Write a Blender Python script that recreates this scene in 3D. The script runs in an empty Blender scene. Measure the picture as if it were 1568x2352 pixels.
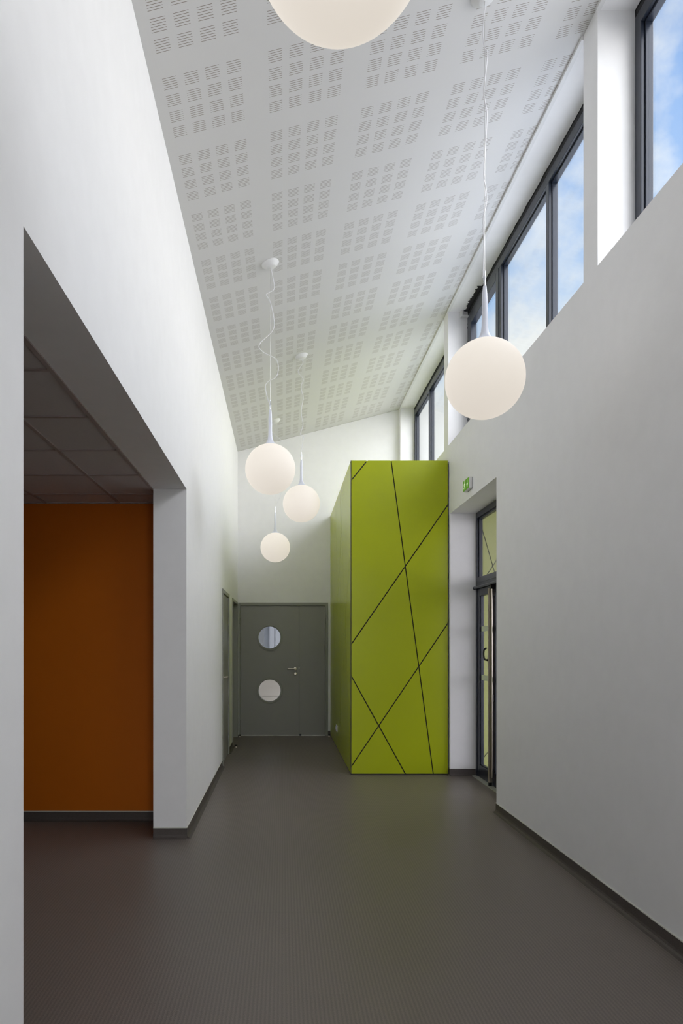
import bpy, bmesh, math, random
from mathutils import Vector, Matrix
random.seed(7)
C = bpy.context.scene
COL = C.collection
PI = math.pi

# ------------------------------------------------------------------ camera
EYE = 1.43
cam = bpy.data.cameras.new('camera')
cam.sensor_fit = 'HORIZONTAL'; cam.sensor_width = 24.0; cam.lens = 24.0
cam.shift_x = (784 - 650) / 1568.0
cam.shift_y = (1481 - 1176) / 1568.0
cam.clip_start = 0.02
camo = bpy.data.objects.new('camera', cam); COL.objects.link(camo)
camo.location = (0, 0, EYE); camo.rotation_euler = (PI/2, 0, 0)
C.camera = camo
# ------------------------------------------------------------------ world
SKY_STRENGTH = 1.0
def build_world():
    w = bpy.data.worlds.new('sky'); C.world = w; w.use_nodes = True
    nt = w.node_tree; nt.nodes.clear(); N = nt.nodes.new; L = nt.links.new
    out = N('ShaderNodeOutputWorld'); bg = N('ShaderNodeBackground')
    tc = N('ShaderNodeTexCoord'); sep = N('ShaderNodeSeparateXYZ')
    L(tc.outputs['Generated'], sep.inputs[0])
    gr = N('ShaderNodeValToRGB'); e = gr.color_ramp.elements
    e[0].position = 0.0; e[0].color = (.30, .31, .30, 1)
    e[1].position = 1.0; e[1].color = (.12, .27, .68, 1)
    for p, c in ((.49, (.36, .37, .36, 1)), (.505, (.82, .90, 1.0, 1)), (.62, (.66, .80, 1.0, 1)), (.70, (.46, .66, .97, 1)), (.78, (.27, .48, .88, 1))):
        k = e.new(p); k.color = c
    mr = N('ShaderNodeMath'); mr.operation = 'MULTIPLY_ADD'; mr.inputs[1].default_value = .5; mr.inputs[2].default_value = .5
    L(sep.outputs['Z'], mr.inputs[0]); L(mr.outputs[0], gr.inputs[0])
    mp = N('ShaderNodeMapping'); mp.inputs['Scale'].default_value = (1, 1, 1.1); mp.inputs['Location'].default_value = (2.2, .4, 1.1)
    L(tc.outputs['Generated'], mp.inputs[0])
    nz = N('ShaderNodeTexNoise'); nz.inputs['Scale'].default_value = 4.2; nz.inputs['Detail'].default_value = 9; nz.inputs['Roughness'].default_value = .55
    L(mp.outputs[0], nz.inputs['Vector'])
    cr = N('ShaderNodeValToRGB'); cr.color_ramp.elements[0].position = .50; cr.color_ramp.elements[1].position = .62
    cr.color_ramp.elements[0].color = (0, 0, 0, 1); cr.color_ramp.elements[1].color = (1, 1, 1, 1)
    bi = N('ShaderNodeMapRange'); bi.inputs['From Min'].default_value = .24; bi.inputs['From Max'].default_value = .40; bi.inputs['To Min'].default_value = .16; bi.inputs['To Max'].default_value = 0
    L(sep.outputs['Z'], bi.inputs['Value'])
    ad = N('ShaderNodeMath'); ad.operation = 'ADD'; L(nz.outputs['Fac'], ad.inputs[0]); L(bi.outputs[0], ad.inputs[1]); L(ad.outputs[0], cr.inputs[0])
    up = N('ShaderNodeMath'); up.operation = 'GREATER_THAN'; up.inputs[1].default_value = .0; L(sep.outputs['Z'], up.inputs[0])
    mu = N('ShaderNodeMath'); mu.operation = 'MULTIPLY'; L(cr.outputs[0], mu.inputs[0]); L(up.outputs[0], mu.inputs[1])
    mu2 = N('ShaderNodeMath'); mu2.operation = 'MULTIPLY'; mu2.inputs[1].default_value = .95; L(mu.outputs[0], mu2.inputs[0])
    mx = N('ShaderNodeMix'); mx.data_type = 'RGBA'
    L(mu2.outputs[0], mx.inputs['Factor']); L(gr.outputs[0], mx.inputs[6]); mx.inputs[7].default_value = (1.0, 1.0, 1.0, 1)
    L(mx.outputs[2], bg.inputs[0]); bg.inputs[1].default_value = SKY_STRENGTH; L(bg.outputs[0], out.inputs[0])
build_world()
# ------------------------------------------------------------------ daylight
sun = bpy.data.lights.new('sun', 'SUN'); sun.energy = 11.3; sun.angle = math.radians(130); sun.color = (.985, .955, .99)
suno = bpy.data.objects.new('sun', sun); COL.objects.link(suno)
suno.location = (20, -5, 15)
suno.rotation_euler = Vector((1.0, -.50, .80)).to_track_quat('Z', 'Y').to_euler()
# ------------------------------------------------------------------ exposure
C.view_settings.view_transform = 'Standard'; C.view_settings.look = 'None'
C.view_settings.gamma = 1; C.view_settings.use_curve_mapping = False
C.view_settings.exposure = 0.13

# ------------------------------------------------------------------ materials
def mat(name, col, rough=.5, metal=0, spec=.5, emis=None, es=0, bump=None, noise=None):
    m = bpy.data.materials.new(name); m.use_nodes = True
    nt = m.node_tree; b = nt.nodes['Principled BSDF']
    b.inputs['Base Color'].default_value = (*col, 1); b.inputs['Roughness'].default_value = rough
    b.inputs['Metallic'].default_value = metal; b.inputs['Specular IOR Level'].default_value = spec
    if emis: b.inputs['Emission Color'].default_value = (*emis, 1); b.inputs['Emission Strength'].default_value = es
    tc = nt.nodes.new('ShaderNodeTexCoord'); nz = nt.nodes.new('ShaderNodeTexNoise')
    nt.links.new(tc.outputs['Object'], nz.inputs['Vector'])
    sc, amt, dist = noise or (9, .03, 0)
    nz.inputs['Scale'].default_value = sc; nz.inputs['Detail'].default_value = 4
    mx = nt.nodes.new('ShaderNodeMix'); mx.data_type = 'RGBA'
    mx.inputs[6].default_value = (*[c*(1-amt) for c in col], 1); mx.inputs[7].default_value = (*[min(1, c*(1+amt)) for c in col], 1)
    nt.links.new(nz.outputs['Fac'], mx.inputs['Factor']); nt.links.new(mx.outputs[2], b.inputs['Base Color'])
    if bump:
        n2 = nt.nodes.new('ShaderNodeTexNoise'); n2.inputs['Scale'].default_value = bump[0]; n2.inputs['Detail'].default_value = 3
        nt.links.new(tc.outputs['Object'], n2.inputs['Vector'])
        bp = nt.nodes.new('ShaderNodeBump'); bp.inputs['Strength'].default_value = bump[1]; bp.inputs['Distance'].default_value = bump[2]
        nt.links.new(n2.outputs['Fac'], bp.inputs['Height']); nt.links.new(bp.outputs[0], b.inputs['Normal'])
    return m
def mnode(nt, op, a, b=None, c=None):
    n = nt.nodes.new('ShaderNodeMath'); n.operation = op
    for i, v in enumerate((a, b, c)):
        if v is None: continue
        if isinstance(v, (int, float)): n.inputs[i].default_value = v
        else: nt.links.new(v, n.inputs[i])
    return n.outputs[0]
def glass(name, tint=(.97, .985, .98), base=.04):
    m = bpy.data.materials.new(name); m.use_nodes = True; nt = m.node_tree; nt.nodes.clear()
    o = nt.nodes.new('ShaderNodeOutputMaterial'); t = nt.nodes.new('ShaderNodeBsdfTransparent'); t.inputs[0].default_value = (*tint, 1)
    g = nt.nodes.new('ShaderNodeBsdfGlossy'); g.inputs['Roughness'].default_value = .02
    f = nt.nodes.new('ShaderNodeLayerWeight'); f.inputs['Blend'].default_value = .5
    pw = mnode(nt, 'MULTIPLY_ADD', mnode(nt, 'POWER', f.outputs['Facing'], 4.0), .45, base*.6)
    x = nt.nodes.new('ShaderNodeMixShader')
    nt.links.new(pw, x.inputs[0]); nt.links.new(t.outputs[0], x.inputs[1]); nt.links.new(g.outputs[0], x.inputs[2]); nt.links.new(x.outputs[0], o.inputs[0])
    return m
M = {}
M['wall'] = mat('white_wall_paint', (.90, .895, .89), .62, spec=.3, bump=(3, .12, .02))
M['orange'] = mat('orange_wall_paint', (.56, .135, .001), .6, spec=.25)
M['tile'] = mat('ceiling_tile', (.62, .58, .56), .9, spec=.1, noise=(60, .06, 0))
M['grid'] = mat('ceiling_grid_metal', (.42, .36, .34), .6, spec=.2)
M['base'] = mat('skirting_vinyl', (.088, .074, .066), .5, spec=.35, bump=(220, .35, .004), noise=(120, .25, 0))
M['bead'] = mat('sealant_white', (.62, .62, .56), .5)
M['green'] = mat('green_laminate', (.41, .475, .008), .26, spec=.30, noise=(2, .03, 0))
M['palegreen'] = mat('outdoor_pale_green_laminate', (.40, .43, .13), .4, spec=.3)
M['black'] = mat('black_joint', (.022, .018, .015), .6)
M['door'] = mat('grey_door_paint', (.30, .295, .27), .38, spec=.4, bump=(60, .05, .003))
M['doorframe'] = mat('grey_frame_paint', (.30, .305, .27), .4, spec=.4)
M['steel'] = mat('brushed_steel', (.66, .60, .52), .28, metal=1)
M['alu'] = mat('aluminium_strip', (.55, .56, .50), .45, metal=.6)
M['anth'] = mat('anthracite_aluminium', (.016, .021, .034), .30, spec=.5)
M['blackplastic'] = mat('black_plastic', (.012, .012, .013), .35)
M['whiteplastic'] = mat('white_plastic', (.78, .78, .76), .4)
M['chrome'] = mat('chrome', (.8, .82, .86), .12, metal=1)
M['neck'] = mat('white_lamp_neck', (.74, .76, .84), .3)
M['canopy'] = mat('white_canopy', (.80, .80, .79), .4)
M['cord'] = mat('white_cord', (.80, .80, .82), .5)
M['cable'] = mat('steel_cable', (.62, .61, .58), .35, metal=.8)
M['globe'] = mat('opal_glass', (.36, .35, .33), .6, spec=.15, emis=(1.0, .91, .80), es=.60)
M['glass'] = glass('window_glass')
M['doorglass'] = glass('door_glass', (.70, .70, .72))
M['frost'] = mat('frosted_band', (.62, .68, .48), .6)
M['signgreen'] = mat('sign_green', (.10, .30, .02), .4, emis=(.10, .32, .02), es=.25)
M['signwhite'] = mat('sign_white', (.8, .85, .7), .4, emis=(.8, .95, .65), es=.35)
M['paving'] = mat('outdoor_paving', (.36, .35, .33), .85, noise=(20, .1, 0))
M['roomwall'] = mat('pale_room_wall', (.74, .77, .82), .6)
M['cream'] = mat('cream_panel', (.70, .64, .54), .5)
M['bluegrey'] = mat('blue_grey_panel', (.42, .44, .45), .5)
M['foam'] = mat('dark_joint_foam', (.028, .028, .03), .9, bump=(80, .5, .01))

def perforated():
    m = bpy.data.materials.new('slotted_acoustic_board'); m.use_nodes = True; nt = m.node_tree; b = nt.nodes['Principled BSDF']
    b.inputs['Roughness'].default_value = .75; b.inputs['Specular IOR Level'].default_value = .2
    tc = nt.nodes.new('ShaderNodeTexCoord'); s = nt.nodes.new('ShaderNodeSeparateXYZ'); nt.links.new(tc.outputs['Object'], s.inputs[0])
    X, Y = s.outputs[0], s.outputs[1]
    u = mnode(nt, 'FLOORED_MODULO', mnode(nt, 'ADD', X, .654), PX)
    ug = mnode(nt, 'LESS_THAN', u, 3*BX + BW)
    ub = mnode(nt, 'LESS_THAN', mnode(nt, 'FLOORED_MODULO', u, BX), BW)
    v = mnode(nt, 'FLOORED_MODULO', mnode(nt, 'SUBTRACT', Y, 3.688), PY)
    vg = mnode(nt, 'LESS_THAN', v, 3*BY + BD)
    q = mnode(nt, 'FLOORED_MODULO', v, BY)
    vb = mnode(nt, 'LESS_THAN', q, BD)
    r = mnode(nt, 'LESS_THAN', mnode(nt, 'FLOORED_MODULO', q, (BD-SW)/5.0), SW)
    k = mnode(nt, 'MULTIPLY', mnode(nt, 'MULTIPLY', mnode(nt, 'MULTIPLY', ug, ub), mnode(nt, 'MULTIPLY', vg, vb)), r)
    mx = nt.nodes.new('ShaderNodeMix'); mx.data_type = 'RGBA'; nt.links.new(k, mx.inputs['Factor'])
    mx.inputs[6].default_value = (.72, .715, .70, 1); mx.inputs[7].default_value = (.24, .20, .16, 1)
    nt.links.new(mx.outputs[2], b.inputs['Base Color'])
    bp = nt.nodes.new('ShaderNodeBump'); bp.inputs['Strength'].default_value = .3; bp.inputs['Distance'].default_value = .002; bp.invert = True
    nt.links.new(k, bp.inputs['Height']); nt.links.new(bp.outputs[0], b.inputs['Normal'])
    return m
PX, PY, BX, BW, BY, BD, SW = .5732, .585, .1157, .0756, .1168, .0755, .0027
M['perf'] = perforated()
def floor_mat():
    m = bpy.data.materials.new('ribbed_vinyl_floor'); m.use_nodes = True; nt = m.node_tree; b = nt.nodes['Principled BSDF']
    tc = nt.nodes.new('ShaderNodeTexCoord'); s = nt.nodes.new('ShaderNodeSeparateXYZ'); nt.links.new(tc.outputs['Object'], s.inputs[0])
    nz = nt.nodes.new('ShaderNodeTexNoise'); mp = nt.nodes.new('ShaderNodeMapping'); mp.inputs['Scale'].default_value = (250, 170, 1)
    nt.links.new(tc.outputs['Object'], mp.inputs[0]); nt.links.new(mp.outputs[0], nz.inputs['Vector']); nz.inputs['Scale'].default_value = 1.0; nz.inputs['Detail'].default_value = 2
    n2 = nt.nodes.new('ShaderNodeTexNoise'); nt.links.new(tc.outputs['Object'], n2.inputs['Vector']); n2.inputs['Scale'].default_value = 1.2; n2.inputs['Detail'].default_value = 3
    wob = mnode(nt, 'MULTIPLY', mnode(nt, 'SUBTRACT', nz.outputs['Fac'], .5), 2.2)
    st = mnode(nt, 'SINE', mnode(nt, 'ADD', mnode(nt, 'MULTIPLY', s.outputs[0], 2*PI/.0165), wob))
    h = mnode(nt, 'ADD', mnode(nt, 'MULTIPLY', st, .20), mnode(nt, 'MULTIPLY', nz.outputs['Fac'], 1.15))
    h = mnode(nt, 'ADD', h, mnode(nt, 'MULTIPLY', n2.outputs['Fac'], .2))
    # welded seam across the floor
    seam = mnode(nt, 'LESS_THAN', mnode(nt, 'ABSOLUTE', mnode(nt, 'SUBTRACT', s.outputs[1], 3.652)), .004)
    cr = nt.nodes.new('ShaderNodeValToRGB'); e = cr.color_ramp.elements
    e[0].position = .15; e[0].color = (.118, .099, .087, 1); e[1].position = 1.0; e[1].color = (.205, .173, .153, 1)
    nt.links.new(h, cr.inputs[0])
    mx = nt.nodes.new('ShaderNodeMix'); mx.data_type = 'RGBA'; nt.links.new(mnode(nt, 'MULTIPLY', seam, .3), mx.inputs['Factor'])
    nt.links.new(cr.outputs[0], mx.inputs[6]); mx.inputs[7].default_value = (.06, .055, .05, 1)
    nt.links.new(mx.outputs[2], b.inputs['Base Color'])
    b.inputs['Roughness'].default_value = .36; b.inputs['Specular IOR Level'].default_value = .32
    bp = nt.nodes.new('ShaderNodeBump'); bp.inputs['Strength'].default_value = .35; bp.inputs['Distance'].default_value = .0015
    nt.links.new(h, bp.inputs['Height']); nt.links.new(bp.outputs[0], b.inputs['Normal'])
    return m
M['floor'] = floor_mat()

# ------------------------------------------------------------------ mesh helpers
def tag(o, label=None, cat=None, group=None, kind=None):
    if label: o['label'] = label
    if cat: o['category'] = cat
    if group: o['group'] = group
    if kind: o['kind'] = kind
    return o
def obj(name, bm, m, parent=None, smooth=False, bevel=0):
    bmesh.ops.recalc_face_normals(bm, faces=bm.faces[:])
    me = bpy.data.meshes.new(name); bm.to_mesh(me); bm.free()
    me.materials.append(M[m] if isinstance(m, str) else m)
    if smooth:
        for p in me.polygons: p.use_smooth = True
    o = bpy.data.objects.new(name, me); COL.objects.link(o)
    if smooth:
        md = o.modifiers.new('es', 'EDGE_SPLIT'); md.split_angle = math.radians(38)
    if bevel:
        md = o.modifiers.new('bv', 'BEVEL'); md.width = bevel; md.segments = 2; md.limit_method = 'ANGLE'; md.angle_limit = math.radians(50)
    if parent:
        o.parent = parent; o.location = -(parent.matrix_basis.translation)   # parents are unrotated Empties; meshes hold world coordinates
    return o
def empty(name, loc=(0, 0, 0)):
    o = bpy.data.objects.new(name, None); o.empty_display_size = .1; COL.objects.link(o); o.location = loc; return o
def B(): return bmesh.new()
def box(bm, x0, x1, y0, y1, z0, z1):
    v = [bm.verts.new(p) for p in ((x0,y0,z0),(x1,y0,z0),(x1,y1,z0),(x0,y1,z0),(x0,y0,z1),(x1,y0,z1),(x1,y1,z1),(x0,y1,z1))]
    for f in ((0,3,2,1),(4,5,6,7),(0,1,5,4),(1,2,6,5),(2,3,7,6),(3,0,4,7)): bm.faces.new([v[i] for i in f])
    return bm
def bx(*a): return box(B(), *a)
def prism(bm, pts, vec):
    """closed prism: polygon pts (3D) swept along vec"""
    vec = Vector(vec); a = [bm.verts.new(p) for p in pts]; b = [bm.verts.new(Vector(p) + vec) for p in pts]
    bm.faces.new(a); bm.faces.new(b[::-1]); n = len(a)
    for i in range(n): bm.faces.new([a[i], a[(i+1) % n], b[(i+1) % n], b[i]])
    return bm
def lathe(bm, prof, c, axis='Z', seg=32, mtx=None):
    """prof: list of (r, h); closed by poles when r == 0"""
    rings = []
    def P(r, h, t):
        if axis == 'Z': v = Vector((r*math.cos(t), r*math.sin(t), h))
        elif axis == 'Y': v = Vector((r*math.cos(t), h, r*math.sin(t)))
        else: v = Vector((h, r*math.cos(t), r*math.sin(t)))
        if mtx: v = mtx @ v
        return v + Vector(c)
    for r, h in prof:
        if r < 1e-6: rings.append([bm.verts.new(P(0, h, 0))])
        else: rings.append([bm.verts.new(P(r, h, 2*PI*k/seg)) for k in range(seg)])
    for a, b in zip(rings, rings[1:]):
        for k in range(seg):
            k2 = (k+1) % seg
            if len(a) == 1 and len(b) == 1: continue
            if len(a) == 1: bm.faces.new([a[0], b[k], b[k2]])
            elif len(b) == 1: bm.faces.new([a[k], b[0], a[k2]])
            else: bm.faces.new([a[k], b[k], b[k2], a[k2]])
    return bm
def ring(bm, c, r0, r1, h0, h1, axis='Y', seg=48):
    """annular ring with rounded face"""
    m = (r0+r1)/2
    lathe(bm, [(r0, h0), (r0, h1*.7+h0*.3), (m*.5+r0*.5, h1), (m*.5+r1*.5, h1), (r1, h1*.7+h0*.3), (r1, h0), (r0, h0)], c, axis, seg)
    return bm
def tube(bm, pts, r, seg=8, caps=True):
    pts = [Vector(p) for p in pts]; prev = None; rings = []
    for i, p in enumerate(pts):
        d = (pts[min(i+1, len(pts)-1)] - pts[max(i-1, 0)]).normalized()
        if prev is None:
            a = Vector((0, 0, 1)) if abs(d.z) < .9 else Vector((1, 0, 0)); n = d.cross(a).normalized()
        else: n = (prev - d*prev.dot(d)).normalized()
        prev = n; b = d.cross(n)
        rings.append([bm.verts.new(p + (n*math.cos(2*PI*k/seg) + b*math.sin(2*PI*k/seg))*r) for k in range(seg)])
    for a, b in zip(rings, rings[1:]):
        for k in range(seg): bm.faces.new([a[k], a[(k+1) % seg], b[(k+1) % seg], b[k]])
    if caps: bm.faces.new(rings[0][::-1]); bm.faces.new(rings[-1])
    return bm
def spline(pts, n=6):
    pts = [Vector(p) for p in pts]; out = []
    for i in range(len(pts)-1):
        p0 = pts[max(i-1, 0)]; p1 = pts[i]; p2 = pts[i+1]; p3 = pts[min(i+2, len(pts)-1)]
        for k in range(n):
            t = k/n
            out.append(.5*((2*p1)+(p2-p0)*t+(2*p0-5*p1+4*p2-p3)*t*t+(3*p1-p0-3*p2+p3)*t**3))
    out.append(pts[-1]); return out
def wall_grid(axis, t0, t1, us, vs, holes):
    """solid wall of thickness t0..t1 on `axis` (X or Y) with rectangular through-holes (u0,u1,v0,v1); one mesh"""
    U = sorted(set(list(us) + [h[0] for h in holes] + [h[1] for h in holes])); V = sorted(set(list(vs) + [h[2] for h in holes] + [h[3] for h in holes]))
    U = [u for u in U if us[0] <= u <= us[-1]]; V = [v for v in V if vs[0] <= v <= vs[-1]]
    def solid(i, j):
        if i < 0 or j < 0 or i >= len(U)-1 or j >= len(V)-1: return False
        cu = (U[i]+U[i+1])/2; cv = (V[j]+V[j+1])/2
        return not any(h[0] < cu < h[1] and h[2] < cv < h[3] for h in holes)
    bm = B(); cache = {}
    def vt(i, j, k):
        key = (i, j, k)
        if key not in cache:
            t = (t0, t1)[k]
            cache[key] = bm.verts.new((t, U[i], V[j]) if axis == 'X' else (U[i], t, V[j]))
        return cache[key]
    for i in range(len(U)-1):
        for j in range(len(V)-1):
            if not solid(i, j): continue
            for k in (0, 1): bm.faces.new([vt(i, j, k), vt(i+1, j, k), vt(i+1, j+1, k), vt(i, j+1, k)])
            if not solid(i-1, j): bm.faces.new([vt(i, j, 0), vt(i, j+1, 0), vt(i, j+1, 1), vt(i, j, 1)])
            if not solid(i+1, j): bm.faces.new([vt(i+1, j, 0), vt(i+1, j+1, 0), vt(i+1, j+1, 1), vt(i+1, j, 1)])
            if not solid(i, j-1): bm.faces.new([vt(i, j, 0), vt(i+1, j, 0), vt(i+1, j, 1), vt(i, j, 1)])
            if not solid(i, j+1): bm.faces.new([vt(i, j+1, 0), vt(i+1, j+1, 0), vt(i+1, j+1, 1), vt(i, j+1, 1)])
    return bm
def struct(name, bm, m, label, cat, **k):
    return tag(obj(name, bm, m, **k), label, cat, None, 'structure')

# ------------------------------------------------------------------ dimensions (metres, camera at the origin looking along +Y)
XL, XR = -.715, 1.824            # corridor wall faces
XLB = -.96                       # back of left wall
XO = 2.112                        # outer face of right wall
YB = 10.74                       # end wall
YN = -2.2                        # wall behind
HL, SL = 4.47, .26               # ceiling height at left wall and its slope
def zc(x): return HL + SL*(x - XL)
OP0, OP1, OPZ = 1.88, 5.05, 2.583          # wide opening in left wall
YO = 5.55                                   # orange wall
D1 = (8.00, 8.97, 2.09); D2 = (9.58, 10.64, 2.09)
NI = (5.84, 7.45, 2.865)                    # niche of the glazed door
SILL, HEAD = 3.63, 5.11
BAYS = [(7.735, 10.62), (4.148, 7.549), (.56, 3.96)]
GX = (.742, 1.808); GY = 7.50; GZ = 3.454   # green enclosure

# ------------------------------------------------------------------ room shell
struct('floor', bx(-5.2, XO, YN-.2, 14.2, -.15, 0), 'floor', 'brown grey ribbed vinyl floor running the whole corridor', 'floor')
struct('wall_left', wall_grid('X', XLB, XL, (YN-.2, YB+.2), (-.02, 4.80),
       [(OP0, OP1, -.02, OPZ), (D1[0], D1[1], -.02, D1[2]), (D2[0], D2[1], -.02, D2[2])]), 'wall',
       'tall white left corridor wall with a wide opening to the orange room', 'wall')
struct('wall_right', wall_grid('X', XR, XO, (YN-.2, YB+.2), (-.02, 5.45),
       [(NI[0], NI[1], -.02, NI[2])] + [(a, b, SILL, HEAD) for a, b in BAYS]), 'wall',
       'tall white right wall with high window bays and a door niche', 'wall')
struct('wall_back', wall_grid('Y', YB, YB+.2, (XLB+.245, XR), (-.02, 5.3), [(-.705, .7055, -.02, 2.092)]), 'wall',
       'white end wall above and around the grey double door', 'wall')
FW = (-.50, 1.62, .30, 3.5)                  # big window in the end wall behind the viewpoint
struct('wall_front', wall_grid('Y', YN-.2, YN, (XL, XR), (-.02, 5.3), [FW]), 'wall', 'white wall with a tall window closing the corridor behind the viewpoint', 'wall')
bm = B()
prism(bm, [(XL-.02, YN-.1, zc(XL-.02)), (XR+.02, YN-.1, zc(XR+.02)), (XR+.02, YN-.1, zc(XR)+.18), (XL-.02, YN-.1, zc(XL)+.18)], (0, YB-YN+.2, 0))
struct('ceiling', bm, 'perf', 'sloping white acoustic ceiling with grids of slotted squares', 'ceiling')
# thin shadow bead where ceiling meets the left wall
def names_baseboard(name, runs, label):
    """runs: (p, q, n) floor lines with outward normal; one coved vinyl skirting + a pale sealant bead"""
    prof = [(0, 0), (.034, 0), (.018, .004), (.009, .012), (.0055, .024), (.0045, .074), (0, .074)]
    pb = [(0, .074), (.006, .074), (.005, .079), (0, .080)]
    a, b = B(), B()
    for p, q, n in runs:
        p = Vector((*p, 0)); q = Vector((*q, 0)); n = Vector((*n, 0))
        prism(a, [p + n*o + Vector((0, 0, h)) for o, h in prof], q-p)
        prism(b, [p + n*o + Vector((0, 0, h)) for o, h in pb], q-p)
    o = struct(name, a, 'base', label, 'skirting')
    obj('sealant_bead', b, 'bead', o)
    return o
names_baseboard('baseboard_left', [((XL, OP1-.004), (XL, D1[0]), (1, 0)), ((XL, D1[1]), (XL, D2[0]), (1, 0)), ((XL, D2[1]), (XL, YB), (1, 0)),
    ((XL+.0, OP1), (XLB, OP1), (0, -1)), ((XLB, OP0), (XL, OP0), (0, 1)), ((XL, OP0), (XL, YN), (1, 0))], 'brown vinyl skirting along the left corridor wall and its opening')
names_baseboard('baseboard_right', [((XR, NI[0]+.004), (XR, YN), (-1, 0)), ((XR, GY-.002), (XR, NI[1]-.004), (-1, 0)),
    ((XR, NI[1]), (2.098, NI[1]), (0, -1)), ((2.098, NI[0]), (XR, NI[0]), (0, 1))], 'brown vinyl skirting along the right wall and door niche')
names_baseboard('baseboard_back', [((.7055, YB), (GX[0], YB), (0, -1))], 'short piece of brown skirting right of the double door')
# ceiling edge trims over the windows
for i, (a, b) in enumerate(BAYS):
    bm = B(); x0, x1 = 1.812, 1.838
    prism(bm, [(x0, a, zc(x0)+.01), (x0, a, HEAD-.006), (x1, a, HEAD-.006), (x1, a, HEAD+.002), (XR-.001, a, HEAD+.002), (XR-.001, a, zc(XR)+.01)], (0, b-a, 0))
    struct('trim_%d' % (i+1), bm, 'canopy', ['white ceiling edge trim over the window bay at the far end', 'white ceiling edge trim over the three part window bay',
        'white ceiling edge trim over the nearest window bay', 'white ceiling edge trim over the window bay behind the viewpoint'][i], 'trim')

# side room behind the left opening
CZ = 2.585
struct('wall_orange', bx(-5.0, XLB, YO, YO+.2, -.02, CZ+.4), 'orange', 'deep orange end wall of the side room', 'wall')
struct('wall_side_room', wall_grid('X', -5.2, -5.0, (.0, YO+.2), (-.02, CZ+.4), []), 'wall', 'far white wall of the side room, out of sight', 'wall')
struct('wall_side_near', bx(-5.0, XLB, .0, .2, -.02, CZ+.4), 'wall', 'near white wall of the side room, out of sight', 'wall')
c = struct('ceiling_side', bx(-5.0, XLB, .2, YO, CZ, CZ+.08), 'tile', 'suspended tile ceiling of the dim side room', 'ceiling')
bm = B()
for k in range(12):
    y = 5.227 - .592*k
    if y > .25: box(bm, -4.99, XLB-.001, y-.011, y+.011, CZ-.006, CZ+.002)
for k in range(7):
    x = -1.332 - .592*k
    if x > -4.95: box(bm, x-.011, x+.011, .21, YO-.002, CZ-.0075, CZ+.002)
box(bm, XLB-.022, XLB-.0005, .21, YO-.002, CZ-.009, CZ+.002); box(bm, -4.99, XLB-.001, YO-.022, YO-.001, CZ-.009, CZ+.002)
obj('ceiling_grid', bm, 'grid', c)
names_baseboard('baseboard_orange', [((XLB, YO), (-5.0, YO), (0, -1))], 'dark vinyl skirting below the orange wall')

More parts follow.
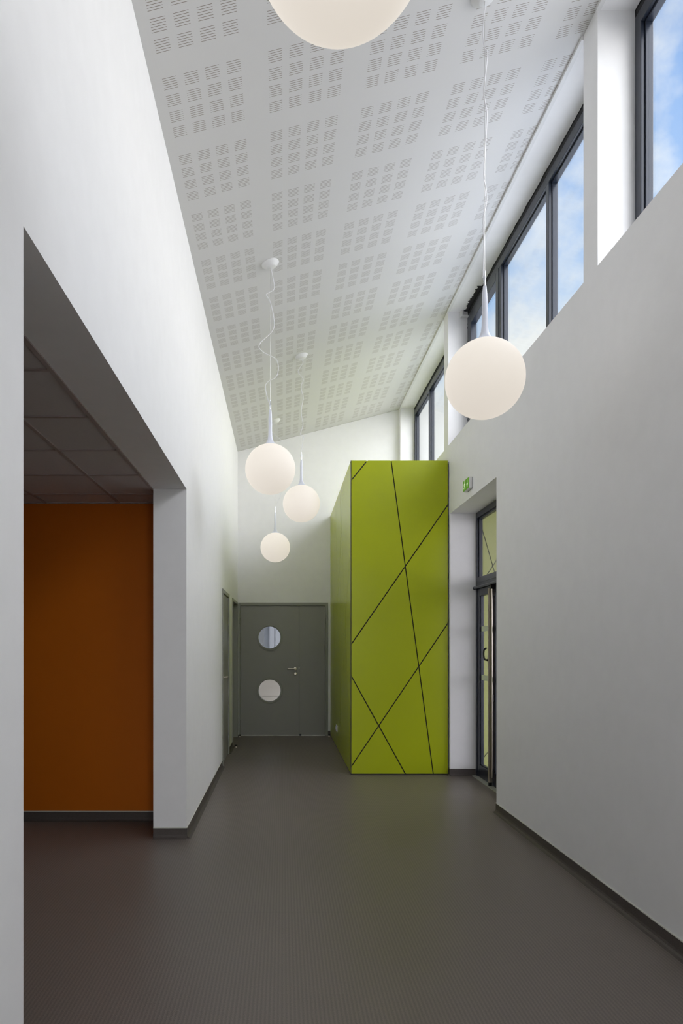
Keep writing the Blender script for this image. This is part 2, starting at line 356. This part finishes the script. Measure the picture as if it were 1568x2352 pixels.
# ------------------------------------------------------------------ windows
def jag(bm, p0, p1, inward, normal, w0, w1, seed, step=.035, t=.004):
    """ragged strip of dark foam lying on a surface"""
    rnd = random.Random(seed); p0 = Vector(p0); p1 = Vector(p1); d = p1-p0; n = max(2, int(d.length/step))
    inward = Vector(inward); normal = Vector(normal)*t; pts = []
    for k in range(n+1):
        pts.append((p0 + d*(k/n), p0 + d*(k/n) + inward*(w0 + (w1-w0)*rnd.random()**2)))
    for (a, b), (a2, b2) in zip(pts, pts[1:]):
        prism(bm, [a, a2, b2, b], normal)
def window(n, y0, y1, mulls, sash, label, far_side=True, ragged=False):
    """y0..y1 bay; mulls: y centres of mullions; sash: (ya, yb) opening light"""
    w = empty('window_%d' % n, (2.03, y0, SILL)); tag(w, label, 'window', None, 'structure')
    xf, xb = 2.035, 2.105; zh = 5.055
    f = B(); fw = .075
    box(f, xf, xb, y0+.008, y0+fw, SILL, zh); box(f, xf, xb, y1-fw, y1-.008, SILL, zh)
    box(f, xf, xb, y0+fw, y1-fw, zh-.075, zh); box(f, xf, xb, y0+fw, y1-fw, SILL, SILL+.06)
    # glazing beads make the stepped profile
    for (a, b) in ((y0+fw, y0+fw+.012), (y1-fw-.012, y1-fw)): box(f, xf+.022, xb-.005, a, b, SILL+.06, zh-.075)
    box(f, xf+.022, xb-.005, y0+fw+.012, y1-fw-.012, zh-.090, zh-.075)
    obj('window_frame', f, 'anth', w, bevel=.003)
    edges = [y0+fw+.012] ; 
    for m_ in mulls:
        g = B(); box(g, xf, xb, m_-.028, m_+.028, SILL+.06, zh-.075); box(g, xf+.024, xb-.006, m_-.040, m_-.028, SILL+.06, zh-.09); box(g, xf+.024, xb-.006, m_+.028, m_+.040, SILL+.06, zh-.09)
        obj('mullion', g, 'anth', w, bevel=.003)
        edges += [m_-.040, m_+.040]
    edges.append(y1-fw-.012)
    for a, b in zip(edges[::2], edges[1::2]):
        if sash and sash[0] - .2 < (a+b)/2 < sash[1] + .2:
            s = B(); q = .075; z0, z1 = SILL+.05, zh-.07
            xs = xf-.006
            box(s, xs, xb-.01, a-.01, a+q, z0, z1); box(s, xs, xb-.01, b-q, b+.01, z0, z1)
            box(s, xs, xb-.01, a+q, b-q, z1-q, z1); box(s, xs, xb-.01, a+q, b-q, z0, z0+q)
            so = obj('opening_sash', s, 'anth', w, bevel=.004)
            pn = obj('pane', bx(xf+.034, xf+.042, a+q-.004, b-q+.004, z0+q-.004, z1-q+.004), 'glass', so)
            pn.location = (0, 0, 0)
        else:
            obj('pane', bx(xf+.034, xf+.042, a, b, SILL+.058, zh-.088), 'glass', w)
    # dark joint between frame and masonry
    j = B(); box(j, 2.045, 2.10, y0, y0+.008, SILL, zh); box(j, 2.045, 2.10, y1-.008, y1, SILL, zh); box(j, 2.045, 2.10, y0, y1, zh, HEAD)
    jag(j, (2.046, y0, HEAD), (2.046, y1, HEAD), (-1, 0, 0), (0, 0, -1), .006, .012, n*3+1, step=.09)
    jag(j, (2.046, y1, SILL), (2.046, y1, HEAD), (-1, 0, 0), (0, -1, 0), .004, .008 if not ragged else .016, n*3+2, step=.05 if not ragged else .022)
    if ragged:
        jag(j, (2.046, y1-.55, HEAD), (2.046, y1-.02, HEAD), (-1, 0, 0), (0, 0, -1), .040, .070, 77, step=.024)
    obj('joint_foam', j, 'foam', w)
    if ragged:
        k = B(); box(k, 1.965, 2.04, y1-.05, y1-.02, HEAD-.075, HEAD-.055); box(k, 1.955, 1.975, y1-.055, y1-.012, HEAD-.075, HEAD-.004)
        obj('fixing_bracket', k, 'whiteplastic', w)
    return w
window(1, *BAYS[0], [9.53], None, 'high anthracite window with two panes above the green enclosure')
window(2, *BAYS[1], [5.262, 6.41], (6.45, 7.5), 'high anthracite window with three panes behind the hanging globe lamp', ragged=True)
window(3, *BAYS[2], [1.7, 2.7], None, 'high anthracite window cut off by the top right corner of the view')

w = empty('window_4', (FW[0], YN-.12, FW[2])); tag(w, 'tall glazed opening in the end wall behind the viewpoint', 'window', None, 'structure')
bm = B(); a_, b_ = YN-.13, YN-.07
box(bm, FW[0], FW[0]+.06, a_, b_, FW[2], FW[3]); box(bm, FW[1]-.06, FW[1], a_, b_, FW[2], FW[3]); box(bm, FW[0]+.06, FW[1]-.06, a_, b_, FW[2], FW[2]+.06); box(bm, FW[0]+.06, FW[1]-.06, a_, b_, FW[3]-.06, FW[3])
box(bm, .545, .605, a_, b_, FW[2]+.06, FW[3]-.06); obj('window_frame', bm, 'anth', w, bevel=.003)
for a_, b_ in ((FW[0]+.06, .545), (.605, FW[1]-.06)): obj('pane', bx(a_, b_, YN-.105, YN-.097, FW[2]+.06, FW[3]-.06), 'glass', w)

# ------------------------------------------------------------------ end double door
def hinge_bm(x, y, z, axis='Z', h=.085, r=.009):
    b = B(); lathe(b, [(0, -h/2-.004), (r*.7, -h/2-.004), (r, -h/2), (r, -.002), (r*.8, 0), (r, .002), (r, h/2), (r*.7, h/2+.004), (0, h/2+.004)], (x, y, z), 'Z', 12); return b
d = empty('door_1', (0, YB, 0)); tag(d, 'grey double door with two round portholes in the end wall', 'door', None, 'structure')
f = B(); Y0 = YB-.012; fz = 2.092
pf = [( -.705, -.672), (.664, .7055)]
for a, b in pf: box(f, a, b, Y0, YB+.12, 0, fz)
box(f, -.672, .664, Y0, YB+.12, 2.045, fz)
box(f, -.672, -.655, YB+.045, YB+.12, 0, 2.045); box(f, .647, .664, YB+.045, YB+.12, 0, 2.045); box(f, -.655, .647, YB+.045, YB+.12, 2.028, 2.045)
obj('door_frame', f, 'doorframe', d, bevel=.003)
def leaf_with_holes(x0, x1, y0, y1, z0, z1, holes, seg=48):
    """flat leaf with circular through-holes (cx, cz, r): strips, square cells with a hole in each"""
    bm = B(); zs = [z0]
    for cx, cz, r in sorted(holes, key=lambda h: h[1]): zs += [cz-r*1.3, cz+r*1.3]
    zs.append(z1)
    for k in range(0, len(zs), 2): box(bm, x0, x1, y0, y1, zs[k], zs[k+1])
    for cx, cz, r in holes:
        h = r*1.3; box(bm, x0, cx-h, y0, y1, cz-h, cz+h); box(bm, cx+h, x1, y0, y1, cz-h, cz+h)
        sq = []; ci = []
        for k in range(seg):
            t = 2*PI*k/seg; c_, s_ = math.cos(t), math.sin(t); m_ = max(abs(c_), abs(s_))
            sq.append((cx+h*c_/m_, cz+h*s_/m_)); ci.append((cx+r*c_, cz+r*s_))
        R = [[bm.verts.new((p[0], y, p[1])) for p in L_] for L_ in (sq, ci) for y in (y0, y1)]
        for k in range(seg):
            k2 = (k+1) % seg
            bm.faces.new([R[0][k], R[0][k2], R[2][k2], R[2][k]]); bm.faces.new([R[1][k], R[1][k2], R[3][k2], R[3][k]])
            bm.faces.new([R[2][k], R[2][k2], R[3][k2], R[3][k]])
    return bm
PORT = [(-.212, 1.546), (-.212, .711)]
lf = obj('door_leaf', leaf_with_holes(-.669, .2475, YB+.004, YB+.044, .012, 2.042, [(x, z, .178) for x, z in PORT]), 'door', d)
for x, z in PORT:
    r = B(); ring(r, (x, YB+.004, z), .176, .207, 0, -.012, 'Y'); ring(r, (x, YB+.044, z), .176, .207, 0, .012, 'Y')
    lathe(r, [(.176, -.012), (.172, .0), (.172, .05), (.180, .05), (.180, -.0), (.176, -.012)], (x, YB+.004, z), 'Y', 48)
    ro = obj('porthole_ring', r, 'doorframe', lf, smooth=True); ro.location = (0, 0, 0)
    g = B(); lathe(g, [(0, 0), (.174, 0), (.174, .006), (0, .006)], (x, YB+.022, z), 'Y', 48)
    go = obj('porthole_glass', g, 'glass', lf); go.location = (0, 0, 0)
h = B(); lathe(h, [(0, 0), (.026, 0), (.026, -.006), (.022, -.009), (.012, -.009), (.0095, -.012), (.0095, -.05), (0, -.05)], (.192, YB+.004, 1.053), 'Y', 24)
tube(h, spline([(.192, YB-.04, 1.053), (.190, YB-.048, 1.053), (.178, YB-.052, 1.053), (.10, YB-.052, 1.053), (.078, YB-.05, 1.053), (.069, YB-.04, 1.053), (.068, YB-.012, 1.053)]), .0095, 10)
ho = obj('lever_handle', h, 'steel', lf, smooth=True); ho.location = (0, 0, 0)
h = B(); lathe(h, [(0, 0), (.026, 0), (.026, -.006), (.022, -.009), (.010, -.009), (.009, -.006), (0, -.006)], (.192, YB+.004, .972), 'Y', 24); box(h, .1895, .1945, YB-.009, YB, .955, .972)
ho = obj('keyhole_rose', h, 'steel', lf, smooth=True); ho.location = (0, 0, 0)
bm = bx(.2535, .661, YB+.004, YB+.044, .012, 2.042); box(bm, .235, .2535, YB+.0455, YB+.050, .012, 2.042); 
lf2 = obj('door_leaf', bm, 'door', d)
ho = obj('door_seal', bx(.2478, .2532, YB+.018, YB+.044, .012, 2.042), 'black', lf2); ho.location = (0, 0, 0)
ho = obj('flush_bolt', bx(.2435, .259, YB-.001, YB+.006, 1.055, 1.072), 'alu', lf2); ho.location = (0, 0, 0)
ho = obj('floor_bolt', bx(.255, .285, YB-.014, YB+.004, .0, .03), 'blackplastic', lf2); ho.location = (0, 0, 0)
for x, l_ in ((-.6715, lf), (.6635, lf2)):
    for z in (1.80, 1.34, .205):
        ho = obj('hinge', hinge_bm(x, YB-.012, z), 'doorframe', l_, smooth=True); ho.location = (0, 0, 0)
obj('threshold', bx(-.67, .662, YB+.0, YB+.05, 0, .004), 'alu', d)

# ------------------------------------------------------------------ left wall doors
def left_door(n, ya, yb, label, inset, handle):
    d = empty('door_%d' % n, (XL, ya, 0)); tag(d, label, 'door', None, 'structure')
    w = .045; f = B(); t0, t1 = XL+.012, XL-.17
    box(f, t1, t0, ya, ya+w, 0, 2.09); box(f, t1, t0, yb-w, yb, 0, 2.09); box(f, t1, t0, ya+w, yb-w, 2.09-w, 2.09)
    obj('door_frame', f, 'doorframe', d, bevel=.003)
    xa = XL - inset
    lf = obj('door_leaf', bx(xa-.04, xa, ya+w+.003, yb-w-.003, .01, 2.09-w-.003), 'door', d, bevel=.002)
    for z in (1.84, 1.62, 1.02, .20) if n == 2 else (1.8, 1.3, .2):
        ho = obj('hinge', hinge_bm(xa+.008, yb-w-.002, z), 'steel' if n == 9 else 'doorframe', lf, smooth=True); ho.location = (0, 0, 0)
    y = ya+w+.065
    h = B(); lathe(h, [(0, 0), (.026, 0), (.026, .006), (.022, .009), (.0095, .010), (.0095, .045), (0, .045)], (xa, y, 1.045), 'X', 24)
    tube(h, spline([(xa+.035, y, 1.045), (xa+.046, y+.004, 1.045), (xa+.05, y+.016, 1.045), (xa+.05, y+.11, 1.045), (xa+.046, y+.125, 1.045), (xa+.03, y+.130, 1.045)]), .0095, 10)
    ho = obj('lever_handle', h, 'steel', lf, smooth=True); ho.location = (0, 0, 0)
    return d
left_door(2, D1[0], D1[1], 'narrow looking grey door in the left wall, nearer of the two', .004, True)
left_door(3, D2[0], D2[1], 'recessed grey door in the left wall beside the double door', .12, True)

# ------------------------------------------------------------------ glazed door in the niche
d = empty('door_4', (2.1, NI[0], 0)); tag(d, 'dark framed glazed exit door with transom light in the right niche', 'door', None, 'structure')
x0, x1 = 2.100, 2.165
yb = NI[1]; ya = NI[0]; zt = NI[2]
f = B()
box(f, x0, x1, yb-.045, yb-.002, .0, zt-.002); box(f, x0, x1, ya+.002, ya+.045, 0, zt-.002)
box(f, x0, x1, ya+.045, yb-.045, zt-.062, zt-.002); box(f, x0, x1, ya+.045, yb-.045, 2.055, 2.155)
box(f, x0-.006, x0, ya+.045, yb-.045, 2.095, 2.100)
box(f, x0+.018, x1-.01, yb-.075, yb-.045, 2.155, zt-.062); box(f, x0+.018, x1-.01, ya+.045, ya+.075, 2.155, zt-.062); box(f, x0+.018, x1-.01, ya+.075, yb-.075, zt-.085, zt-.062)
obj('door_frame', f, 'anth', d, bevel=.003)
obj('transom_glass', bx(x0+.03, x0+.038, ya+.07, yb-.07, 2.15, zt-.08), 'doorglass', d)
YM = 6.86
def glazed_leaf(a, b, inset=.006):
    s = B(); q = .075; z0, z1 = .012, 2.045; xa, xb = x0+inset, x0+inset+.05
    box(s, xa, xb, a, a+q, z0, z1); box(s, xa, xb, b-q, b, z0, z1); box(s, xa, xb, a+q, b-q, z1-.09, z1); box(s, xa, xb, a+q, b-q, z0, z0+.13)
    box(s, xa+.012, xb-.01, a+q, a+q+.012, z0+.13, z1-.09); box(s, xa+.012, xb-.01, b-q-.012, b-q, z0+.13, z1-.09); box(s, xa+.012, xb-.01, a+q, b-q, z0+.13, z0+.142)
    l = obj('door_leaf', s, 'anth', d, bevel=.003)
    g = obj('door_glass', bx(xa+.02, xa+.028, a+q, b-q, z0+.13, z1-.09), 'doorglass', l); g.location = (0, 0, 0)
    for zz in (1.60, 1.08):
        g = obj('frosted_band', bx(xa+.0175, xa+.0195, a+q+.012, b-q-.012, zz-.027, zz+.027), 'frost', l, ); g.location = (0, 0, 0); g['label'] = 'frosted safety band across the glass'
    return l
l1 = glazed_leaf(YM+.005, yb-.048)
l2 = glazed_leaf(ya+.048, YM-.005)
h = B(); py = YM+.080; px = x0+.006
prism(h, [(px, py-.015, 1.165), (px-.010, py-.015, 1.175), (px-.020, py-.015, 1.215), (px-.026, py-.015, 1.28), (px-.020, py-.015, 1.345), (px-.010, py-.015, 1.385), (px, py-.015, 1.395)], (0, .030, 0))
lathe(h, [(0, 0), (.012, 0), (.011, -.028), (0, -.028)], (px-.010, py+.0, 1.275), 'X', 16)
ho = obj('handle_plate', h, 'blackplastic', l1, smooth=True); ho.location = (0, 0, 0)
h = B(); tube(h, spline([(px-.02, py, 1.275), (px-.045, py+.01, 1.277), (px-.056, py+.02, 1.29), (px-.060, py+.03, 1.33), (px-.056, py+.035, 1.37), (px-.045, py+.035, 1.388), (px-.03, py+.035, 1.396)]), .009, 10)
ho = obj('door_handle', h, 'blackplastic', l1, smooth=True); ho.location = (0, 0, 0)
ho = obj('lock_case', bx(px-.02, px, YM-.06, YM-.03, .86, .935), 'blackplastic', l2, bevel=.004); ho.location = (0, 0, 0)
h = B(); box(h, 2.062, 2.100, YM-.002, YM+.018, .045, 2.0); box(h, 2.068, 2.094, YM-.006, YM-.002, .045, 2.0)
ho = obj('finger_guard', h, mat('brushed_brown_steel', (.42, .37, .32), .4, metal=.8), d, bevel=.002)
h = B(); lathe(h, [(0, .1), (.010, .1), (.0125, .108), (.0125, 1.985), (.010, 1.993), (0, 1.993)], (2.085, YM-.045, 0), 'Z', 20)
obj('pull_tube', h, 'steel', d, smooth=True)
h = B(); box(h, 2.085, 2.106, YM-.05, YM-.04, .15, .17); box(h, 2.085, 2.106, YM-.05, YM-.04, 1.9, 1.92); box(h, 2.065, 2.095, YM-.004, YM+.018, .004, .045)
box(h, 2.07, 2.104, YM-.06, YM-.02, 1.99, 2.03)
obj('bracket', h, 'blackplastic', d)
h = B(); tube(h, [(2.082, ya+.06, 2.045), (2.082, yb-.006, 2.045)], .014, 12)
lathe(h, [(0, 0), (.018, 0), (.018, .02), (0, .02)], (2.082, yb-.03, 2.045), 'Y', 12)
obj('closer_rail', h, 'anth', d, smooth=True)
obj('threshold', bx(2.058, 2.165, ya+.004, yb-.004, 0, .010), 'alu', d)

# ------------------------------------------------------------------ green enclosure
def clip(poly, p, n, off):
    out = []
    for i in range(len(poly)):
        a, b = poly[i], poly[(i+1) % len(poly)]
        da = (a[0]-p[0])*n[0]+(a[1]-p[1])*n[1]-off; db = (b[0]-p[0])*n[0]+(b[1]-p[1])*n[1]-off
        if da >= 0: out.append(a)
        if (da >= 0) != (db >= 0):
            t = da/(da-db); out.append((a[0]+(b[0]-a[0])*t, a[1]+(b[1]-a[1])*t))
    return out
def cells(rect, lines, gap):
    polys = [[(rect[0], rect[2]), (rect[1], rect[2]), (rect[1], rect[3]), (rect[0], rect[3])]]
    for (a, b) in lines:
        dx, dy = b[0]-a[0], b[1]-a[1]; L = math.hypot(dx, dy); n = (-dy/L, dx/L); new = []
        for q in polys:
            for s in (1, -1):
                c_ = clip(q, a, (n[0]*s, n[1]*s), gap/2)
                if len(c_) >= 3: new.append(c_)
        polys = new
    return polys
S = 1568/GY
def F(px, py): return ((px-650)/S, EYE+(1481-py)/S)
enc = empty('green_enclosure', ((GX[0]+GX[1])/2, GY, 0))
tag(enc, 'tall lime green panelled enclosure with black slanting joints standing at the end of the corridor', 'enclosure')
obj('core', bx(GX[0]+.012, GX[1]-.002, GY+.012, YB-.001, 0, GZ-.012), 'black', enc)
fl = [(F(805, 1105), F(843, 1058)), (F(898, 1058), F(995, 1780)), (F(1028, 1160), F(805, 1482)), (F(1028, 1432), F(805, 1763)), (F(805, 1550), F(932, 1780))]
bm = B()
for q in cells((GX[0]+.008, GX[1], .014, GZ), fl, .012): prism(bm, [(x, GY+.001, z) for x, z in q], (0, .010, 0))
obj('front_panels', bm, 'green', enc)
def G(px, py):
    s_ = (px-650)/GX[0]; return (1568/s_, EYE+(1481-py)/s_)
sl = [(G(786, 1160), G(767, 1536)), (G(802, 1273), G(779, 1652)), (G(770.5, 1170), G(774, 1320)), (G(781.5, 1160), G(781, 1390)), (G(786.5, 1282), G(791, 1400)), (G(760, 1270), G(764, 1391)), (G(804, 1695), G(797, 1768))]
bm = B()
for q in cells((GY+.010, YB-.001, .014, GZ), sl, .006): prism(bm, [(GX[0]+.001, y, z) for y, z in q], (.010, 0, 0))
obj('side_panels', bm, 'green', enc)
obj('top_panel', bx(GX[0]+.012, GX[1], GY+.012, YB-.001, GZ-.011, GZ-.001), 'green', enc)
bm = B(); box(bm, GX[0], GX[0]+.007, GY, GY+.009, 0, GZ)
box(bm, GX[0]+.002, GX[1], GY+.002, GY+.012, 0, .013); box(bm, GX[0]+.003, GX[0]+.012, GY+.01, YB-.001, 0, .013)
obj('edge_trim', bm, 'black', enc)

# twin socket on the side of the enclosure
so = empty('wall_socket', (GX[0], 9.39, .28)); tag(so, 'small white twin socket outlet low on the green enclosure side', 'socket')
obj('cover_plate', bx(GX[0]-.011, GX[0]+.0005, 9.315, 9.465, .235, .325), 'whiteplastic', so, bevel=.003)
for y in (9.353, 9.427):
    r = B(); ring(r, (GX[0]-.011, y, .28), .020, .026, 0, -.006, 'X', 24); lathe(r, [(0, 0), (.02, 0), (.02, -.001), (0, -.001)], (GX[0]-.0105, y, .28), 'X', 24)
    obj('outlet', r, 'whiteplastic', so, smooth=True)

# ------------------------------------------------------------------ door stops
def stop(x, y, label):
    o = empty('door_stop', (x, y, 0)); tag(o, label, 'door stop', 'door stops on the floor')
    b = B(); lathe(b, [(0, 0), (.013, 0), (.013, .014), (.010, .018), (0, .018)], (x, y, 0), 'Z', 20); obj('base', b, 'steel', o, smooth=True)
    b = B(); lathe(b, [(0, .017), (.014, .017), (.018, .022), (.018, .034), (.014, .040), (0, .041)], (x, y, 0), 'Z', 20); obj('rubber_cap', b, 'blackplastic', o, smooth=True)
stop(-.672, 10.58, 'black door stop on the floor in front of the left jamb of the double door')
stop(.715, 10.62, 'black door stop on the floor at the foot of the green enclosure')
stop(-.655, 9.50, 'black door stop on the floor between the two left wall doors')

# ------------------------------------------------------------------ exit sign
sg = empty('exit_sign', (XR, 6.67, 2.995)); tag(sg, 'small green and white emergency exit sign box on the right wall above the niche', 'sign')
y0_, y1_, z0_, z1_ = 6.57, 6.78, 2.942, 3.05
obj('housing', bx(XR-.036, XR-.004, y0_, y1_, z0_, z1_), 'whiteplastic', sg, bevel=.004)
obj('back_plate', bx(XR-.005, XR+.0005, y0_+.004, y1_-.05, z0_-.004, z1_-.002), 'bluegrey', sg)
xs = XR-.0365
sf = obj('sign_face', bx(xs-.002, xs+.001, y0_+.003, y1_-.003, z0_+.003, z1_-.003), 'signgreen', sg, bevel=.001)
b = B(); xx = xs-.0026; th = (-.0006, 0, 0)      # seen from the corridor, +Y is to the left
yc = y0_+.055
prism(b, [(xx, yc+.006, z1_-.018), (xx, yc-.006, z1_-.018), (xx, yc-.006, 2.995), (xx, yc+.006, 2.995)], th)
prism(b, [(xx, yc+.026, 2.998), (xx, yc-.026, 2.998), (xx, yc, z0_+.014)], th)
ho = obj('arrow', b, 'signwhite', sf); ho.location = (0, 0, 0)
b = B(); ym = y0_+.150
def P2(*pts): prism(b, [(xx, ym - p[0], 2.996 + p[1]) for p in pts], th)
lathe(b, [(0, 0), (.0085, 0), (.0085, -.0006), (0, -.0006)], (xx, ym-.010, 2.996+.034), 'X', 16)
P2((-.006, .022), (.012, .022), (.006, -.006), (-.010, -.006))             # torso
P2((.010, .022), (.030, .004), (.026, .000), (.008, .012))                 # forward arm
P2((-.006, .022), (-.026, .016), (-.030, .000), (-.025, .000), (-.020, .010), (-.006, .012))   # rear arm
P2((-.004, -.004), (.008, -.004), (.026, -.020), (.020, -.040), (.013, -.040), (.016, -.020))  # forward leg
P2((-.010, -.004), (.000, -.004), (-.010, -.026), (-.032, -.030), (-.032, -.022), (-.016, -.018))  # rear leg
ho = obj('running_figure', b, 'signwhite', sf); ho.location = (0, 0, 0)
b = B()
P2((.040, .044), (.054, .044), (.054, -.044), (.040, -.044))
b.free()

# ------------------------------------------------------------------ pendant lamps
R_ = .21
def lamp(x, y, z, label, cordpts):
    """cordpts: list of (dx, world z) of the slack cord"""
    o = empty('pendant_lamp', (x, y, z)); tag(o, label, 'pendant lamp', 'globe pendant lamps hanging from the sloping ceiling')
    prof = [(R_*math.sin(t), -R_*math.cos(t)) for t in [PI*k/40 for k in range(39)]]; prof[0] = (0, -R_)
    prof.append((0, prof[-1][1]))
    b = B(); lathe(b, prof, (x, y, z), 'Z', 64); obj('globe_shade', b, 'globe', o, smooth=True)
    n = B(); lathe(n, [(0, R_-.012), (.056, R_-.012), (.055, R_-.006), (.042, R_+.004), (.030, R_+.020), (.021, R_+.042), (.0165, R_+.075), (.0150, R_+.12), (.0150, R_+.21), (.0130, R_+.25), (.0095, R_+.286), (.0090, R_+.290), (0, R_+.290)], (x, y, z), 'Z', 32)
    obj('neck', n, 'neck', o, smooth=True)
    n = B(); lathe(n, [(0, R_+.288), (.0065, R_+.288), (.0065, R_+.345), (.0035, R_+.350), (.0035, R_+.372), (0, R_+.374)], (x, y, z), 'Z', 16)
    box(n, x-.009, x-.003, y-.004, y+.004, z+R_+.318, z+R_+.336)
    obj('metal_rod', n, 'chrome', o, smooth=True)
    top = zc(x)
    # canopy follows the slope of the ceiling
    a = math.atan(SL); mt = Matrix.Rotation(-a, 3, 'Y')
    n = B(); lathe(n, [(0, .002), (.074, .002), (.075, -.004), (.062, -.018), (.042, -.034), (.036, -.037), (0, -.037)], (x, y, top), 'Z', 40, mt)
    obj('ceiling_canopy', n, 'canopy', o, smooth=True)
    n = B(); tube(n, [(x, y, z+R_+.37), (x, y, top-.03)], .0012, 6); obj('suspension_cable', n, 'cable', o)
    pts = [(x+.004, y+.002, top-.03)] + [(x+dx, y + .012*math.sin(k*1.9), zz) for k, (dx, zz) in enumerate(cordpts)] + [(x-.008, y+.004, z+R_+.335)]
    n = B(); tube(n, spline(pts, 6), .0030, 8); obj('electric_cord', n, 'cord', o, smooth=True)
def cp(u, v, ox, oy, sc, s_, ax):    # photo measurements of the slack cord turned into metres
    return ((ox + u/sc - ax)/s_, EYE + (1481 - (oy + v/sc))/s_)
z5 = lambda s_, ax: (lambda u, v: cp(u, v, 540, 560, 3.095, s_, ax))
k2 = z5(274, 621.4); k3 = z5(202.5, 691.4); k4 = z5(161.3, 633.2); k1 = lambda u, v: cp(u, v, 900, 0, 2.851, 426, 1108)
lamp(-.108, 5.723, 2.902, 'white globe pendant lamp, largest of the three hanging together on the left',
     [k2(*p) for p in [(268, 225), (280, 315), (225, 362), (250, 410), (277, 520), (270, 615), (175, 720), (200, 765), (298, 825), (300, 940), (225, 990), (222, 1050)]])
lamp(.207, 7.743, 3.030, 'white globe pendant lamp, rightmost of the three hanging together on the left',
     [k3(*p) for p in [(478, 850), (445, 905), (482, 965), (465, 1020), (482, 1090), (467, 1195), (480, 1290), (460, 1350), (485, 1370), (474, 1440)]])
lamp(-.112, 9.721, 2.816, 'white globe pendant lamp, farthest and lowest, right above the double door',
     [k4(*p) for p in [(262, 1290), (258, 1330), (300, 1372), (330, 1400), (312, 1445), (300, 1560), (325, 1690), (330, 1775), (305, 1835)]])
lamp(1.0865, 3.681, 2.863, 'big white globe pendant lamp hanging in front of the right hand windows',
     [k1(*p) for p in [(583, 200), (595, 300), (608, 350), (597, 480), (590, 590), (597, 680), (603, 770), (597, 1000), (590, 1150), (597, 1250), (605, 1320), (588, 1425), (585, 1600), (582, 1730)]])
lamp(.138, 1.60, 3.104, 'closest white globe pendant lamp, cut off by the top edge of the view',
     [(.01, 4.2), (-.015, 4.3), (.01, 4.45)])

# ------------------------------------------------------------------ room beyond the double door
struct('wall_beyond_end', bx(-3, 3, 14, 14.2, -.02, 3), 'roomwall', 'pale far wall of the room seen through the portholes', 'wall')
struct('wall_beyond_left', bx(-3.2, -3, YB+.2, 14.2, -.02, 3), 'roomwall', 'left wall of the room beyond, out of sight', 'wall')
struct('wall_beyond_right', wall_grid('X', 3, 3.2, (YB+.2, 14.2), (-.02, 3), [(11.05, 13.95, .2, 2.85)]), 'roomwall', 'right wall of the room beyond with a wide opening added to let daylight in, out of sight', 'wall')  # opening added out of view so the room behind the portholes is lit
struct('wall_beyond_near', wall_grid('Y', YB+.2, YB+.3, (-3, 3), (-.02, 3), [(-.72, .72, -.02, 2.1)]), 'roomwall', 'near wall of the room beyond, out of sight', 'wall')
struct('ceiling_beyond', bx(-3, 3, YB+.2, 14.2, 2.9, 3.1), 'roomwall', 'ceiling of the room beyond, out of sight', 'ceiling')
bm = B(); 
for k in range(3): box(bm, -1.2, 1.2, 13.96, 14.0, .05+.33*k, .05+.33*k+.325)
tag(obj('wall_panelling', bm, 'cream'), 'cream panelling seen through the lower porthole', 'panelling')
bm = B(); box(bm, -.62, -.39, 13.9, 14, 1.05, 2.6); 
tag(obj('wall_pilaster', bm, 'bluegrey'), 'grey upright seen at the left of the upper porthole', 'panel')
bm = B()
for k in range(4): box(bm, -.28+.12*k, -.28+.12*k+.10, 13.93, 14, 1.05, 2.6)
tag(obj('blind_slats', bm, 'roomwall'), 'pale upright slats seen through the upper porthole', 'blind')

# ------------------------------------------------------------------ outdoors
struct('trim_4', bx(XO, 5.6, 3.2, 8.3, 3.44, 3.58), 'roomwall', 'unseen flat roof added outside the glazed door to shade the green cladding', 'shade roof')  # unseen roof added to keep daylight off the outdoor cladding
struct('ground', bx(XO, 14, -8, 22, -.16, -.02), 'paving', 'outdoor paving seen through the glazed door', 'paving')
ex = empty('outdoor_green_wall', (3.2, 7.9, 0)); tag(ex, 'green outdoor cladding with slanting joints seen through the glazed door', 'wall panel')
obj('core', bx(XO+.01, 4.8, 7.912, 8.3, -.02, 3.4), 'black', ex)
bm = B()
for q in cells((XO+.01, 4.8, .0, 3.42), [((2.287, 2.82), (2.443, 2.281)), ((2.358, 2.241), (2.458, 2.392)), ((2.327, .135), (2.383, .206))], .010): prism(bm, [(x, 7.90, z) for x, z in q], (0, .011, 0))
obj('front_panels', bm, 'palegreen', ex)
